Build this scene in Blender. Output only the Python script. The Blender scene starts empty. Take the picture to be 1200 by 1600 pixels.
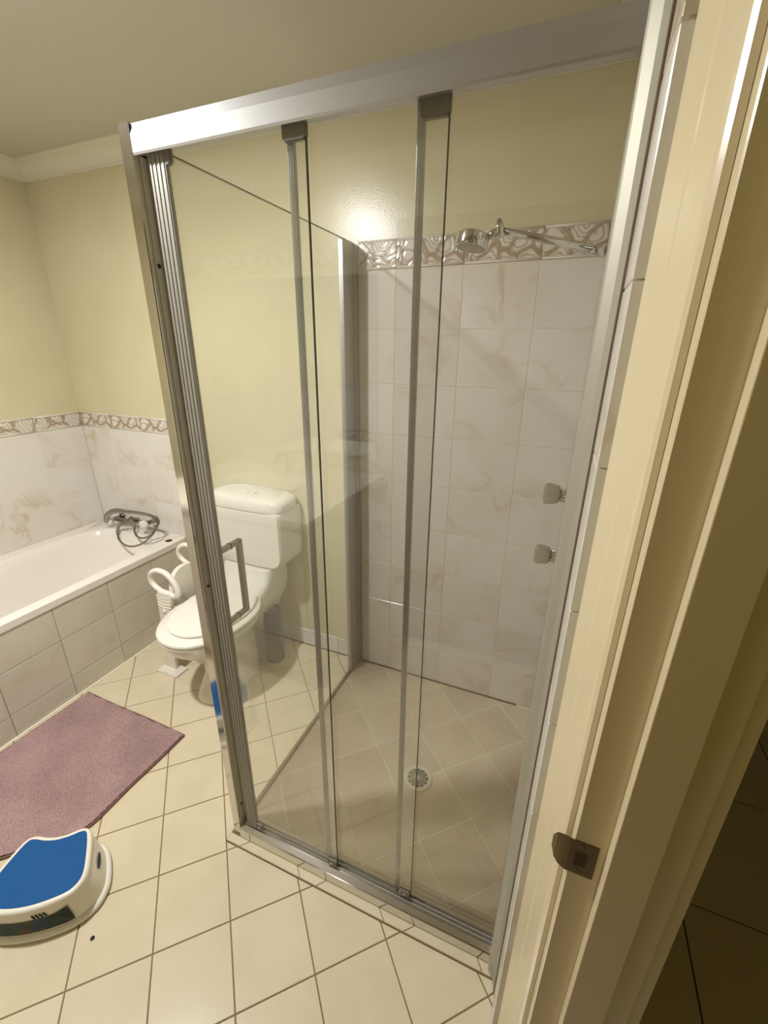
import bpy, bmesh, math, random
from mathutils import Vector, Matrix

# ------------------------------------------------------------------ camera, light, exposure
scene = bpy.context.scene
col = scene.collection
random.seed(7)
CAM = Vector((0.0, 0.0, 1.5374))
YAW, PITCH, ROLL, FPX = 0.3905, 0.3608, 0.0102, 675.04
cd = bpy.data.cameras.new('camera')
cam = bpy.data.objects.new('camera', cd)
col.objects.link(cam)
fw = Vector((-math.sin(YAW)*math.cos(PITCH), math.cos(YAW)*math.cos(PITCH), -math.sin(PITCH)))
rr = Vector((math.cos(YAW), math.sin(YAW), 0)); uu = rr.cross(fw)
R2 = math.cos(ROLL)*rr + math.sin(ROLL)*uu
U2 = -math.sin(ROLL)*rr + math.cos(ROLL)*uu
m = Matrix((R2, U2, -fw)).transposed().to_4x4(); m.translation = CAM
cam.matrix_world = m
cd.sensor_fit = 'VERTICAL'; cd.sensor_height = 24.0; cd.sensor_width = 18.0
cd.lens = FPX/1600*24.0
cd.clip_start = 0.01
scene.camera = cam

world = bpy.data.worlds.new('world'); scene.world = world
world.use_nodes = True
bg = world.node_tree.nodes['Background']
bg.inputs[0].default_value = (0.9, 0.8, 0.6, 1); bg.inputs[1].default_value = 0.05

def light(name, kind, loc, power, colr, size=0.1, rot=(0, 0, 0), shape='DISK', spread=None):
    l = bpy.data.lights.new(name, kind); l.energy = power; l.color = colr
    if kind == 'AREA':
        l.shape = shape; l.size = size
        if spread: l.spread = spread
    else:
        l.shadow_soft_size = size
    o = bpy.data.objects.new(name, l); o.location = loc; o.rotation_euler = rot
    col.objects.link(o); return o

LIGHT = (-1.35, 0.43, 2.285)
light('bathroom_bulb', 'AREA', LIGHT, 27.0, (0.95, 0.965, 1.0), 0.09)
light('bathroom_bulb_glow', 'POINT', (LIGHT[0], LIGHT[1], 2.25), 5.0, (0.95, 0.965, 1.0), 0.05)
light('hall_olive_fill', 'POINT', (0.80, -0.45, 2.15), 2.4, (0.9, 0.84, 0.03), 0.08)  # added olive fill, stands in for clothing bounce on the door reveal
scene.view_settings.view_transform = 'Standard'
scene.view_settings.look = 'None'
scene.view_settings.exposure = 0.37
scene.view_settings.gamma = 1.0
scene.view_settings.use_curve_mapping = False

# ------------------------------------------------------------------ materials
def s2l(c):
    c = c/255.0
    return c/12.92 if c <= 0.04045 else ((c+0.055)/1.055)**2.4
def rgb(r, g, b): return (s2l(r), s2l(g), s2l(b), 1)

def mat(name, base, rough=0.5, metal=0.0, **kw):
    mm = bpy.data.materials.new(name); mm.use_nodes = True
    nt = mm.node_tree; b = nt.nodes['Principled BSDF']
    b.inputs['Base Color'].default_value = base
    b.inputs['Roughness'].default_value = rough
    b.inputs['Metallic'].default_value = metal
    for k, v in kw.items(): b.inputs[k].default_value = v
    return mm
def node(nt, t, **kw):
    n = nt.nodes.new(t)
    for k, v in kw.items(): setattr(n, k, v)
    return n
def noise_mix(mm, ca, cb, scale, lo=0.4, hi=0.6, detail=4, dist=0.0, bump=0.0, rand=True, rough=None):
    """base colour from a noise between two colours, pattern fixed to the object"""
    nt = mm.node_tree; b = nt.nodes['Principled BSDF']; L = nt.links
    tc = node(nt, 'ShaderNodeTexCoord'); mp = node(nt, 'ShaderNodeVectorMath', operation='ADD')
    L.new(tc.outputs['Object'], mp.inputs[0])
    if rand:
        oi = node(nt, 'ShaderNodeObjectInfo'); mul = node(nt, 'ShaderNodeMath', operation='MULTIPLY'); mul.inputs[1].default_value = 37
        L.new(oi.outputs['Random'], mul.inputs[0]); L.new(mul.outputs[0], mp.inputs[1])
    n = node(nt, 'ShaderNodeTexNoise'); n.inputs['Scale'].default_value = scale
    n.inputs['Detail'].default_value = detail; n.inputs['Distortion'].default_value = dist
    L.new(mp.outputs[0], n.inputs['Vector'])
    r = node(nt, 'ShaderNodeValToRGB'); r.color_ramp.elements[0].position = lo; r.color_ramp.elements[1].position = hi
    r.color_ramp.elements[0].color = ca; r.color_ramp.elements[1].color = cb
    L.new(n.outputs['Fac'], r.inputs[0]); L.new(r.outputs[0], b.inputs['Base Color'])
    if bump:
        bp = node(nt, 'ShaderNodeBump'); bp.inputs['Strength'].default_value = bump; bp.inputs['Distance'].default_value = 0.004
        L.new(n.outputs['Fac'], bp.inputs['Height']); L.new(bp.outputs[0], b.inputs['Normal'])
    return n, r, mp

M = {}
M['paint'] = mat('cream_wall_paint', rgb(212, 203, 172), 0.26)
noise_mix(M['paint'], rgb(209, 199, 163), rgb(213, 203, 168), 3, bump=0.0, rand=False)
def fine_bump(mm, scale, strength, dist=0.001):
    nt = mm.node_tree; b = nt.nodes['Principled BSDF']
    tc = node(nt, 'ShaderNodeTexCoord'); n = node(nt, 'ShaderNodeTexNoise'); n.inputs['Scale'].default_value = scale
    n.inputs['Detail'].default_value = 3
    bp = node(nt, 'ShaderNodeBump'); bp.inputs['Strength'].default_value = strength; bp.inputs['Distance'].default_value = dist
    nt.links.new(tc.outputs['Object'], n.inputs['Vector']); nt.links.new(n.outputs['Fac'], bp.inputs['Height'])
    nt.links.new(bp.outputs[0], b.inputs['Normal'])
fine_bump(M['paint'], 160, 0.35)
M['ceil'] = mat('ceiling_paint', rgb(203, 198, 184), 0.8)
M['cornice'] = mat('cornice_plaster', rgb(226, 219, 200), 0.6)
M['floor_tile'] = mat('floor_tile_glaze', rgb(222, 205, 172), 0.22)
noise_mix(M['floor_tile'], rgb(214, 200, 168), rgb(220, 207, 176), 9, 0.35, 0.7)
M['shower_tile'] = mat('shower_floor_glaze', rgb(214, 197, 172), 0.4)
noise_mix(M['shower_tile'], rgb(204, 186, 160), rgb(220, 203, 178), 5, 0.35, 0.7)
M['grout'] = mat('brown_grout', rgb(136, 114, 86), 0.9)
M['grout_pale'] = mat('pale_grout', rgb(240, 231, 212), 0.8)
M['grout_mid'] = mat('mid_grout', rgb(226, 216, 196), 0.8)
M['hall_grout'] = mat('dark_grout', rgb(58, 42, 24), 0.9)
M['hall_tile'] = mat('hall_tile_glaze', rgb(204, 188, 172), 0.35)
M['sealant'] = mat('stained_sealant', rgb(112, 88, 58), 0.6)

def marble(name, base, vein, sc=7.0, amt=0.55):
    mm = mat(name, base, 0.18)
    nt = mm.node_tree; b = nt.nodes['Principled BSDF']; L = nt.links
    tc = node(nt, 'ShaderNodeTexCoord'); oi = node(nt, 'ShaderNodeObjectInfo')
    mul = node(nt, 'ShaderNodeMath', operation='MULTIPLY'); mul.inputs[1].default_value = 53
    add = node(nt, 'ShaderNodeVectorMath', operation='ADD')
    L.new(oi.outputs['Random'], mul.inputs[0]); L.new(tc.outputs['Object'], add.inputs[0]); L.new(mul.outputs[0], add.inputs[1])
    n = node(nt, 'ShaderNodeTexNoise'); n.inputs['Scale'].default_value = sc; n.inputs['Detail'].default_value = 5; n.inputs['Distortion'].default_value = 0.5
    L.new(add.outputs[0], n.inputs['Vector'])
    sub = node(nt, 'ShaderNodeMath', operation='SUBTRACT'); sub.inputs[1].default_value = 0.5
    ab = node(nt, 'ShaderNodeMath', operation='ABSOLUTE')
    L.new(n.outputs['Fac'], sub.inputs[0]); L.new(sub.outputs[0], ab.inputs[0])
    r = node(nt, 'ShaderNodeValToRGB'); r.color_ramp.elements[0].position = 0.0; r.color_ramp.elements[1].position = 0.045
    r.color_ramp.elements[0].color = (1, 1, 1, 1); r.color_ramp.elements[1].color = (0, 0, 0, 1)
    L.new(ab.outputs[0], r.inputs[0])
    n2 = node(nt, 'ShaderNodeTexNoise'); n2.inputs['Scale'].default_value = sc*0.8; n2.inputs['Detail'].default_value = 2
    L.new(add.outputs[0], n2.inputs['Vector'])
    r2 = node(nt, 'ShaderNodeValToRGB'); r2.color_ramp.elements[0].position = 0.45; r2.color_ramp.elements[1].position = 0.72
    L.new(n2.outputs['Fac'], r2.inputs[0])
    mu = node(nt, 'ShaderNodeMath', operation='MULTIPLY'); L.new(r.outputs[0], mu.inputs[0]); L.new(r2.outputs[0], mu.inputs[1])
    mu2 = node(nt, 'ShaderNodeMath', operation='MULTIPLY'); mu2.inputs[1].default_value = amt; L.new(mu.outputs[0], mu2.inputs[0])
    soft = node(nt, 'ShaderNodeMath', operation='MULTIPLY_ADD'); soft.inputs[1].default_value = 0.22
    L.new(r2.outputs[0], soft.inputs[0]); L.new(mu2.outputs[0], soft.inputs[2])
    mx = node(nt, 'ShaderNodeMix', data_type='RGBA'); L.new(soft.outputs[0], mx.inputs['Factor'])
    mx.inputs[6].default_value = base; mx.inputs[7].default_value = vein
    L.new(mx.outputs[2], b.inputs['Base Color'])
    return mm
M['wall_tile'] = marble('marbled_wall_tile', rgb(226, 220, 210), rgb(198, 178, 146), 4.5, 0.55)
M['apron_tile'] = marble('marbled_apron_tile', rgb(216, 208, 192), rgb(182, 164, 136), 4.5, 0.3)

def border_mat():
    mm = mat('leaf_border_glaze', rgb(200, 180, 150), 0.2)
    nt = mm.node_tree; b = nt.nodes['Principled BSDF']; L = nt.links
    tc = node(nt, 'ShaderNodeTexCoord')
    wn = node(nt, 'ShaderNodeTexNoise'); wn.inputs['Scale'].default_value = 14; wn.inputs['Detail'].default_value = 2
    L.new(tc.outputs['Object'], wn.inputs['Vector'])
    sc = node(nt, 'ShaderNodeVectorMath', operation='SCALE'); sc.inputs['Scale'].default_value = 0.045
    L.new(wn.outputs['Color'], sc.inputs[0])
    ad = node(nt, 'ShaderNodeVectorMath', operation='ADD'); L.new(tc.outputs['Object'], ad.inputs[0]); L.new(sc.outputs[0], ad.inputs[1])
    v = node(nt, 'ShaderNodeTexVoronoi'); v.inputs['Scale'].default_value = 13; L.new(ad.outputs[0], v.inputs['Vector'])
    # petals: arcs that run round each cell centre
    w = node(nt, 'ShaderNodeMath', operation='MULTIPLY'); w.inputs[1].default_value = 34; L.new(v.outputs['Distance'], w.inputs[0])
    sn = node(nt, 'ShaderNodeMath', operation='SINE'); L.new(w.outputs[0], sn.inputs[0])
    r1 = node(nt, 'ShaderNodeValToRGB'); e = r1.color_ramp.elements
    e[0].position = 0.0; e[0].color = rgb(182, 164, 140); e[1].position = 0.35; e[1].color = rgb(222, 214, 202)
    mr = node(nt, 'ShaderNodeMapRange'); mr.inputs['From Min'].default_value = -1; L.new(sn.outputs[0], mr.inputs['Value'])
    L.new(mr.outputs[0], r1.inputs[0])
    v2 = node(nt, 'ShaderNodeTexVoronoi', feature='DISTANCE_TO_EDGE'); v2.inputs['Scale'].default_value = 13; L.new(ad.outputs[0], v2.inputs['Vector'])
    r2 = node(nt, 'ShaderNodeValToRGB'); r2.color_ramp.elements[0].position = 0.04; r2.color_ramp.elements[1].position = 0.13
    r2.color_ramp.elements[0].color = (0.8, 0.8, 0.8, 1); r2.color_ramp.elements[1].color = (0, 0, 0, 1)
    L.new(v2.outputs['Distance'], r2.inputs[0])
    mx = node(nt, 'ShaderNodeMix', data_type='RGBA'); L.new(r2.outputs[0], mx.inputs['Factor'])
    L.new(r1.outputs[0], mx.inputs[6]); mx.inputs[7].default_value = rgb(158, 134, 104)
    # plain pale band along both long edges (object z is the height)
    sp = node(nt, 'ShaderNodeSeparateXYZ'); L.new(tc.outputs['Object'], sp.inputs[0])
    ab = node(nt, 'ShaderNodeMath', operation='ABSOLUTE'); L.new(sp.outputs['Z'], ab.inputs[0])
    gt = node(nt, 'ShaderNodeMath', operation='GREATER_THAN'); gt.inputs[1].default_value = 0.039; L.new(ab.outputs[0], gt.inputs[0])
    m2 = node(nt, 'ShaderNodeMix', data_type='RGBA'); L.new(gt.outputs[0], m2.inputs['Factor'])
    L.new(mx.outputs[2], m2.inputs[6]); m2.inputs[7].default_value = rgb(205, 190, 172)
    L.new(m2.outputs[2], b.inputs['Base Color'])
    bp = node(nt, 'ShaderNodeBump'); bp.inputs['Strength'].default_value = 0.4; bp.inputs['Distance'].default_value = 0.002
    L.new(mr.outputs[0], bp.inputs['Height']); L.new(bp.outputs[0], b.inputs['Normal'])
    return mm
M['border'] = border_mat()

M['alu'] = mat('brushed_aluminium', rgb(182, 180, 176), 0.42, 0.75)
M['alu_bright'] = mat('polished_aluminium', rgb(214, 211, 206), 0.1, 1.0)
M['alu_dull'] = mat('dull_aluminium', rgb(172, 168, 156), 0.42, 0.65)
M['jamb'] = mat('matte_aluminium_jamb', rgb(176, 172, 154), 0.5, 0.45)
M['channel'] = mat('matte_aluminium_channel', rgb(196, 192, 180), 0.5, 0.25)
M['stile'] = mat('satin_aluminium_stile', rgb(152, 148, 136), 0.5, 0.4)
M['chrome_dark'] = mat('bath_chrome', rgb(150, 146, 138), 0.12, 1.0)
M['chrome'] = mat('chrome', rgb(205, 203, 198), 0.09, 1.0)
M['hose'] = mat('chrome_hose', rgb(170, 165, 155), 0.25, 1.0)
M['porcelain'] = mat('white_porcelain', rgb(232, 228, 216), 0.1)
M['enamel'] = mat('white_bath_enamel', rgb(238, 231, 220), 0.12)
M['plastic'] = mat('white_plastic', rgb(234, 228, 214), 0.3)
M['plastic_in'] = mat('off_white_plastic', rgb(205, 203, 188), 0.4)
M['blue'] = mat('blue_rubber', rgb(0, 80, 140), 0.8)
M['slot_blue'] = mat('blue_rubber_in_slot', rgb(70, 98, 122), 0.5)
M['grey_plastic'] = mat('grey_plastic', rgb(122, 118, 104), 0.4)
M['seal'] = mat('grey_vinyl_seal', rgb(168, 166, 162), 0.3, 0.35)
M['seal_dark'] = mat('glass_edge', rgb(58, 62, 46), 0.2)
M['glass_edge'] = mat('bright_glass_edge', rgb(205, 214, 196), 0.15)
M['charcoal'] = mat('charcoal_plastic', rgb(34, 31, 26), 0.55)
M['black'] = mat('black_hole', rgb(22, 18, 14), 0.7)
M['rust'] = mat('dark_red_plug', rgb(92, 36, 22), 0.5)
M['brass'] = mat('tarnished_steel', rgb(118, 104, 78), 0.33, 1.0)
M['brass_dark'] = mat('plate_recess', rgb(70, 50, 22), 0.7)
M['door_paint'] = mat('cream_gloss_paint', rgb(224, 208, 170), 0.22)
fine_bump(M['door_paint'], 9, 0.25, 0.004)
M['dark_leaf'] = mat('dark_unseen_leaf', rgb(104, 78, 44), 0.45)  # unseen leaf, made dark so it bounces less light onto the reveal
noise_mix(M['dark_leaf'], rgb(92, 66, 36), rgb(120, 92, 54), 6, 0.35, 0.65, dist=1.5, rand=False)
M['hall_paint'] = mat('hall_paint', rgb(190, 176, 120), 0.6)
M['acrylic'] = mat('clear_acrylic', rgb(240, 238, 230), 0.08, 0.0)
M['acrylic'].node_tree.nodes['Principled BSDF'].inputs['Transmission Weight'].default_value = 0.15
M['drain'] = mat('cream_drain_plastic', rgb(218, 208, 184), 0.4)
M['mirror'] = mat('mirror_silver', rgb(235, 238, 234), 0.01, 1.0)
M['vanity'] = mat('vanity_laminate', rgb(226, 218, 200), 0.25)
M['collar'] = mat('cream_pipe_collar', rgb(206, 188, 150), 0.5)
M['lamp'] = mat('lamp_diffuser', (1, 1, 1, 1), 0.5)
M['lamp'].node_tree.nodes['Principled BSDF'].inputs['Emission Color'].default_value = (1, 0.87, 0.66, 1)
M['lamp'].node_tree.nodes['Principled BSDF'].inputs['Emission Strength'].default_value = 14.0

def glass(name, tint, refl=1.0, haze=0.02):
    mm = bpy.data.materials.new(name); mm.use_nodes = True
    nt = mm.node_tree; nt.nodes.clear(); L = nt.links
    out = node(nt, 'ShaderNodeOutputMaterial')
    tr = node(nt, 'ShaderNodeBsdfTransparent'); tr.inputs[0].default_value = tint
    gl = node(nt, 'ShaderNodeBsdfGlossy'); gl.inputs['Roughness'].default_value = 0.02; gl.inputs[0].default_value = (1, 1, 1, 1)
    # Schlick reflectance, the same on both faces of the sheet
    lw = node(nt, 'ShaderNodeLayerWeight'); lw.inputs['Blend'].default_value = 0.5
    pw = node(nt, 'ShaderNodeMath', operation='POWER'); pw.inputs[1].default_value = 5.0; L.new(lw.outputs['Facing'], pw.inputs[0])
    mr = node(nt, 'ShaderNodeMath', operation='MULTIPLY_ADD'); mr.inputs[1].default_value = 0.96*refl; mr.inputs[2].default_value = 0.04*refl
    L.new(pw.outputs[0], mr.inputs[0])
    df = node(nt, 'ShaderNodeBsdfDiffuse'); df.inputs[0].default_value = rgb(225, 225, 205)
    # faint soap haze in drifts over the sheet
    tc = node(nt, 'ShaderNodeTexCoord'); n = node(nt, 'ShaderNodeTexNoise'); n.inputs['Scale'].default_value = 2.2; n.inputs['Detail'].default_value = 3
    L.new(tc.outputs['Object'], n.inputs['Vector'])
    hz = node(nt, 'ShaderNodeMath', operation='MULTIPLY'); hz.inputs[1].default_value = haze*2; L.new(n.outputs['Fac'], hz.inputs[0])
    m1 = node(nt, 'ShaderNodeMixShader'); L.new(hz.outputs[0], m1.inputs[0]); L.new(tr.outputs[0], m1.inputs[1]); L.new(df.outputs[0], m1.inputs[2])
    m2 = node(nt, 'ShaderNodeMixShader'); L.new(mr.outputs[0], m2.inputs[0]); L.new(m1.outputs[0], m2.inputs[1]); L.new(gl.outputs[0], m2.inputs[2])
    L.new(m2.outputs[0], out.inputs[0])
    return mm
M['glass'] = glass('shower_glass', (0.992, 0.996, 0.988, 1), 1.35, 0.03)
M['glass_side'] = glass('side_shower_glass', (0.99, 0.995, 0.986, 1), 1.35, 0.025)

def mat_rug():
    mm = mat('mauve_chenille', rgb(168, 132, 124), 0.95)
    nt = mm.node_tree; b = nt.nodes['Principled BSDF']; L = nt.links
    tc = node(nt, 'ShaderNodeTexCoord')
    n = node(nt, 'ShaderNodeTexNoise'); n.inputs['Scale'].default_value = 5; n.inputs['Detail'].default_value = 3
    L.new(tc.outputs['Object'], n.inputs['Vector'])
    r = node(nt, 'ShaderNodeValToRGB'); r.color_ramp.elements[0].position = 0.35; r.color_ramp.elements[1].position = 0.65
    r.color_ramp.elements[0].color = rgb(170, 138, 134); r.color_ramp.elements[1].color = rgb(190, 156, 152)
    L.new(n.outputs['Fac'], r.inputs[0])
    v = node(nt, 'ShaderNodeTexVoronoi'); v.inputs['Scale'].default_value = 170; L.new(tc.outputs['Object'], v.inputs['Vector'])
    r2 = node(nt, 'ShaderNodeMapRange'); r2.inputs['From Max'].default_value = 0.8; r2.inputs['To Min'].default_value = 1.1; r2.inputs['To Max'].default_value = 0.72
    L.new(v.outputs['Distance'], r2.inputs['Value'])
    mx = node(nt, 'ShaderNodeVectorMath', operation='SCALE'); L.new(r.outputs[0], mx.inputs[0]); L.new(r2.outputs[0], mx.inputs['Scale'])
    L.new(mx.outputs[0], b.inputs['Base Color'])
    bp = node(nt, 'ShaderNodeBump'); bp.inputs['Strength'].default_value = 0.8; bp.inputs['Distance'].default_value = 0.004; bp.invert = True
    L.new(v.outputs['Distance'], bp.inputs['Height']); L.new(bp.outputs[0], b.inputs['Normal'])
    return mm
M['rug'] = mat_rug()
M['rug_hem'] = mat('mauve_hem', rgb(134, 100, 92), 0.9)

def mat_sticker():
    mm = mat('printed_sticker', rgb(30, 60, 70), 0.35)
    nt = mm.node_tree; b = nt.nodes['Principled BSDF']; L = nt.links
    tc = node(nt, 'ShaderNodeTexCoord'); n = node(nt, 'ShaderNodeTexNoise'); n.inputs['Scale'].default_value = 16; n.inputs['Detail'].default_value = 2; n.inputs['Distortion'].default_value = 1.2
    L.new(tc.outputs['Object'], n.inputs['Vector'])
    r = node(nt, 'ShaderNodeValToRGB'); e = r.color_ramp.elements
    e[0].position = 0.30; e[0].color = rgb(24, 50, 96); e[1].position = 0.75; e[1].color = rgb(40, 52, 40)
    for p, c in ((0.42, rgb(36, 84, 116)), (0.50, rgb(52, 74, 44)), (0.56, rgb(92, 100, 40)), (0.62, rgb(130, 62, 40))):
        q = e.new(p); q.color = c
    r.color_ramp.interpolation = 'EASE'
    L.new(n.outputs['Fac'], r.inputs[0]); L.new(r.outputs[0], b.inputs['Base Color'])
    return mm
M['sticker'] = mat_sticker()
M['sticker_panel'] = mat('dark_green_print', rgb(44, 62, 52), 0.35)
noise_mix(M['sticker_panel'], rgb(34, 48, 42), rgb(66, 84, 60), 30, 0.4, 0.6, rand=False)

# ------------------------------------------------------------------ helpers
def link(name, me, material=None, parent=None, label=None, cat=None, group=None, kind=None, loc=None):
    if material and not me.materials: me.materials.append(material)
    o = bpy.data.objects.new(name, me); col.objects.link(o)
    if loc: o.location = loc
    if parent: o.parent = parent
    tag(o, label, cat, group, kind)
    return o
def tag(o, label=None, cat=None, group=None, kind=None):
    if label: o['label'] = label
    if cat: o['category'] = cat
    if group: o['group'] = group
    if kind: o['kind'] = kind
def empty(name, loc, label, cat, group=None, kind=None):
    o = bpy.data.objects.new(name, None); o.empty_display_size = 0.05; col.objects.link(o); o.location = loc
    tag(o, label, cat, group, kind); return o
def shift(me, loc):
    me.transform(Matrix.Translation(-Vector(loc)))
    return me
def part(name, bm, material, parent, label=None, smooth=False, name_kind=None):
    """bm is in world coordinates; keep it there under an unrotated parent"""
    me = bpy.data.meshes.new(name)
    bmesh.ops.recalc_face_normals(bm, faces=bm.faces)
    if smooth:
        for f in bm.faces: f.smooth = True
    bm.to_mesh(me); bm.free()
    p = Vector((0, 0, 0)); q = parent
    while q: p += q.location; q = q.parent
    # put each mesh's own origin at its centre
    xs = [v.co for v in me.vertices]
    c = Vector(((min(v.x for v in xs)+max(v.x for v in xs))/2, (min(v.y for v in xs)+max(v.y for v in xs))/2, (min(v.z for v in xs)+max(v.z for v in xs))/2))
    shift(me, c)
    o = link(name, me, material, parent, label, kind=name_kind)
    o.location = c-p
    return o
def thing(name, bm, material, label, cat, group=None, kind=None, smooth=False):
    o = part(name, bm, material, None, smooth=smooth)
    tag(o, label, cat, group, kind); return o
def smooth_by(o, ang=35):
    me = o.data
    for p in me.polygons: p.use_smooth = True
    bm = bmesh.new(); bm.from_mesh(me)
    for e in bm.edges:
        if len(e.link_faces) == 2 and e.calc_face_angle(0) > math.radians(ang): e.smooth = False
    bm.to_mesh(me); bm.free(); return o

def add_box(bm, x0, x1, y0, y1, z0, z1, bev=0.0, seg=2):
    vs = [bm.verts.new((x, y, z)) for x in (x0, x1) for y in (y0, y1) for z in (z0, z1)]
    F = [(0, 1, 3, 2), (4, 6, 7, 5), (0, 4, 5, 1), (2, 3, 7, 6), (0, 2, 6, 4), (1, 5, 7, 3)]
    fs = [bm.faces.new([vs[i] for i in f]) for f in F]
    if bev:
        es = list({e for f in fs for e in f.edges})
        bmesh.ops.bevel(bm, geom=es, offset=bev, segments=seg, affect='EDGES', profile=0.5)
def box(*a, bev=0.0, seg=2):
    bm = bmesh.new(); add_box(bm, *a, bev=bev, seg=seg); return bm
def add_prism(bm, poly, a, b, axis='z', bev=0.0):
    """poly of 2-D points extruded from a to b along axis"""
    def P(u, v, w): return {'z': (u, v, w), 'y': (u, w, v), 'x': (w, u, v)}[axis]
    lo = [bm.verts.new(P(u, v, a)) for u, v in poly]; hi = [bm.verts.new(P(u, v, b)) for u, v in poly]
    n = len(poly); fs = [bm.faces.new(lo[::-1]), bm.faces.new(hi)]
    for i in range(n): fs.append(bm.faces.new((lo[i], lo[(i+1) % n], hi[(i+1) % n], hi[i])))
    if bev:
        es = list({e for f in fs[:2] for e in f.edges})
        bmesh.ops.bevel(bm, geom=es, offset=bev, segments=2, affect='EDGES')
def prism(*a, **k):
    bm = bmesh.new(); add_prism(bm, *a, **k); return bm
def add_tube(bm, pts, r, seg=12, closed=False, flat=1.0):
    pts = [Vector(p) for p in pts]; n = len(pts); rings = []
    rad = r if isinstance(r, (list, tuple)) else [r]*n
    prev = None
    for i, p in enumerate(pts):
        if closed: t = pts[(i+1) % n]-pts[i-1]
        else: t = pts[min(i+1, n-1)]-pts[max(i-1, 0)]
        t.normalize()
        if prev is None:
            u = t.orthogonal().normalized()
            if abs(t.z) < 0.9: u = Vector((0, 0, 1)).cross(t).normalized()
        else:
            u = (prev - t*prev.dot(t)).normalized()
        prev = u; v = t.cross(u)
        rings.append([bm.verts.new(p + rad[i]*(math.cos(a)*u + flat*math.sin(a)*v)) for a in [2*math.pi*k/seg for k in range(seg)]])
    m_ = n if closed else n-1
    for i in range(m_):
        A, B = rings[i], rings[(i+1) % n]
        for k in range(seg): bm.faces.new((A[k], A[(k+1) % seg], B[(k+1) % seg], B[k]))
    if not closed:
        bm.faces.new(rings[0][::-1]); bm.faces.new(rings[-1])
def tube(*a, **k):
    bm = bmesh.new(); add_tube(bm, *a, **k); return bm
def spline(pts, n=8, closed=False):
    P = [Vector(p) for p in pts]; N = len(P); out = []
    for i in range(N if closed else N-1):
        if closed: a, b, c, d = P[i-1], P[i], P[(i+1) % N], P[(i+2) % N]
        else: a, b, c, d = P[max(i-1, 0)], P[i], P[i+1], P[min(i+2, N-1)]
        for k in range(n):
            t = k/n
            out.append(0.5*((2*b)+(c-a)*t+(2*a-5*b+4*c-d)*t*t+(3*b-a-3*c+d)*t**3))
    if not closed: out.append(P[-1])
    return out
def add_loft(bm, rings, cap0=True, cap1=True):
    vs = [[bm.verts.new(p) for p in r] for r in rings]
    n = len(vs[0])
    for A, B in zip(vs, vs[1:]):
        for k in range(n): bm.faces.new((A[k], A[(k+1) % n], B[(k+1) % n], B[k]))
    if cap0: bm.faces.new(vs[0][::-1])
    if cap1: bm.faces.new(vs[-1])
def loft(*a, **k):
    bm = bmesh.new(); add_loft(bm, *a, **k); return bm
def add_lathe(bm, c, prof, seg=32, axis='z', cap0=True, cap1=True):
    rings = []
    for r, h in prof:
        ring = []
        for k in range(seg):
            a = 2*math.pi*k/seg; u, v = r*math.cos(a), r*math.sin(a)
            ring.append(Vector(c)+Vector({'z': (u, v, h), 'y': (u, h, v), 'x': (h, u, v)}[axis]))
        rings.append(ring)
    add_loft(bm, rings, cap0, cap1)
def lathe(*a, **k):
    bm = bmesh.new(); add_lathe(bm, *a, **k); return bm
def sup(cx, cy, z, rx, ryf, ryb, n=48, e=2.0):
    """egg / rounded rectangle: ryf towards -y, ryb towards +y"""
    out = []
    for k in range(n):
        a = 2*math.pi*k/n; c, s = math.cos(a), math.sin(a)
        x = math.copysign(abs(c)**(2/e), c)*rx; y = math.copysign(abs(s)**(2/e), s)
        out.append(Vector((cx+x, cy+(y*ryb if y > 0 else y*ryf), z)))
    return out
def clip(poly, x0, x1, y0, y1):
    for ax, val, sgn in ((0, x0, 1), (0, x1, -1), (1, y0, 1), (1, y1, -1)):
        out = []
        for i, p in enumerate(poly):
            q = poly[(i+1) % len(poly)]
            a, b = sgn*(p[ax]-val), sgn*(q[ax]-val)
            if a >= 0: out.append(p)
            if (a > 0 and b < 0) or (a < 0 and b > 0):
                t = a/(a-b); out.append((p[0]+t*(q[0]-p[0]), p[1]+t*(q[1]-p[1])))
        poly = out
        if len(poly) < 3: return []
    return poly
def area(p): return 0.0 if len(p) < 3 else abs(sum(p[i][0]*p[(i+1) % len(p)][1]-p[(i+1) % len(p)][0]*p[i][1] for i in range(len(p))))/2
def tile_mesh(poly, t, g=0.0011, cham=0.0012):
    """a tile lying in local xy, base at 0, top at t; poly centred"""
    n = len(poly)
    def inset(d):
        out = []
        for i in range(n):
            p0, p1, p2 = Vector(poly[i-1]), Vector(poly[i]), Vector(poly[(i+1) % n])
            a = (p1-p0).normalized(); b = (p2-p1).normalized()
            na = Vector((-a.y, a.x)); nb = Vector((-b.y, b.x))
            k = na+nb; den = max(0.3, 1+na.dot(nb)); out.append(p1+k*(d/den))
        return out
    if sum(poly[i][0]*poly[(i+1) % n][1]-poly[(i+1) % n][0]*poly[i][1] for i in range(n)) < 0: poly = poly[::-1]
    A, B = inset(g), inset(g+cham)
    v = [(p.x, p.y, 0) for p in A]+[(p.x, p.y, t-cham) for p in A]+[(p.x, p.y, t) for p in B]
    f = []
    for i in range(n):
        j = (i+1) % n
        f += [(i, j, n+j, n+i), (n+i, n+j, 2*n+j, 2*n+i)]
    f.append(tuple(range(2*n, 3*n)))
    me = bpy.data.meshes.new('tile'); me.from_pydata(v, [], f)
    crs = [(Vector(poly[i])-Vector(poly[i-1])).cross(Vector(poly[(i+1) % n])-Vector(poly[i])) for i in range(n)]
    if min(crs) < 0:                       # an L-shaped cut tile: triangulate its face
        bm = bmesh.new(); bm.from_mesh(me); bm.faces.ensure_lookup_table()
        bmesh.ops.triangulate(bm, faces=[bm.faces[len(bm.faces)-1]], ngon_method='EAR_CLIP'); bm.to_mesh(me); bm.free()
    return me

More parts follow.
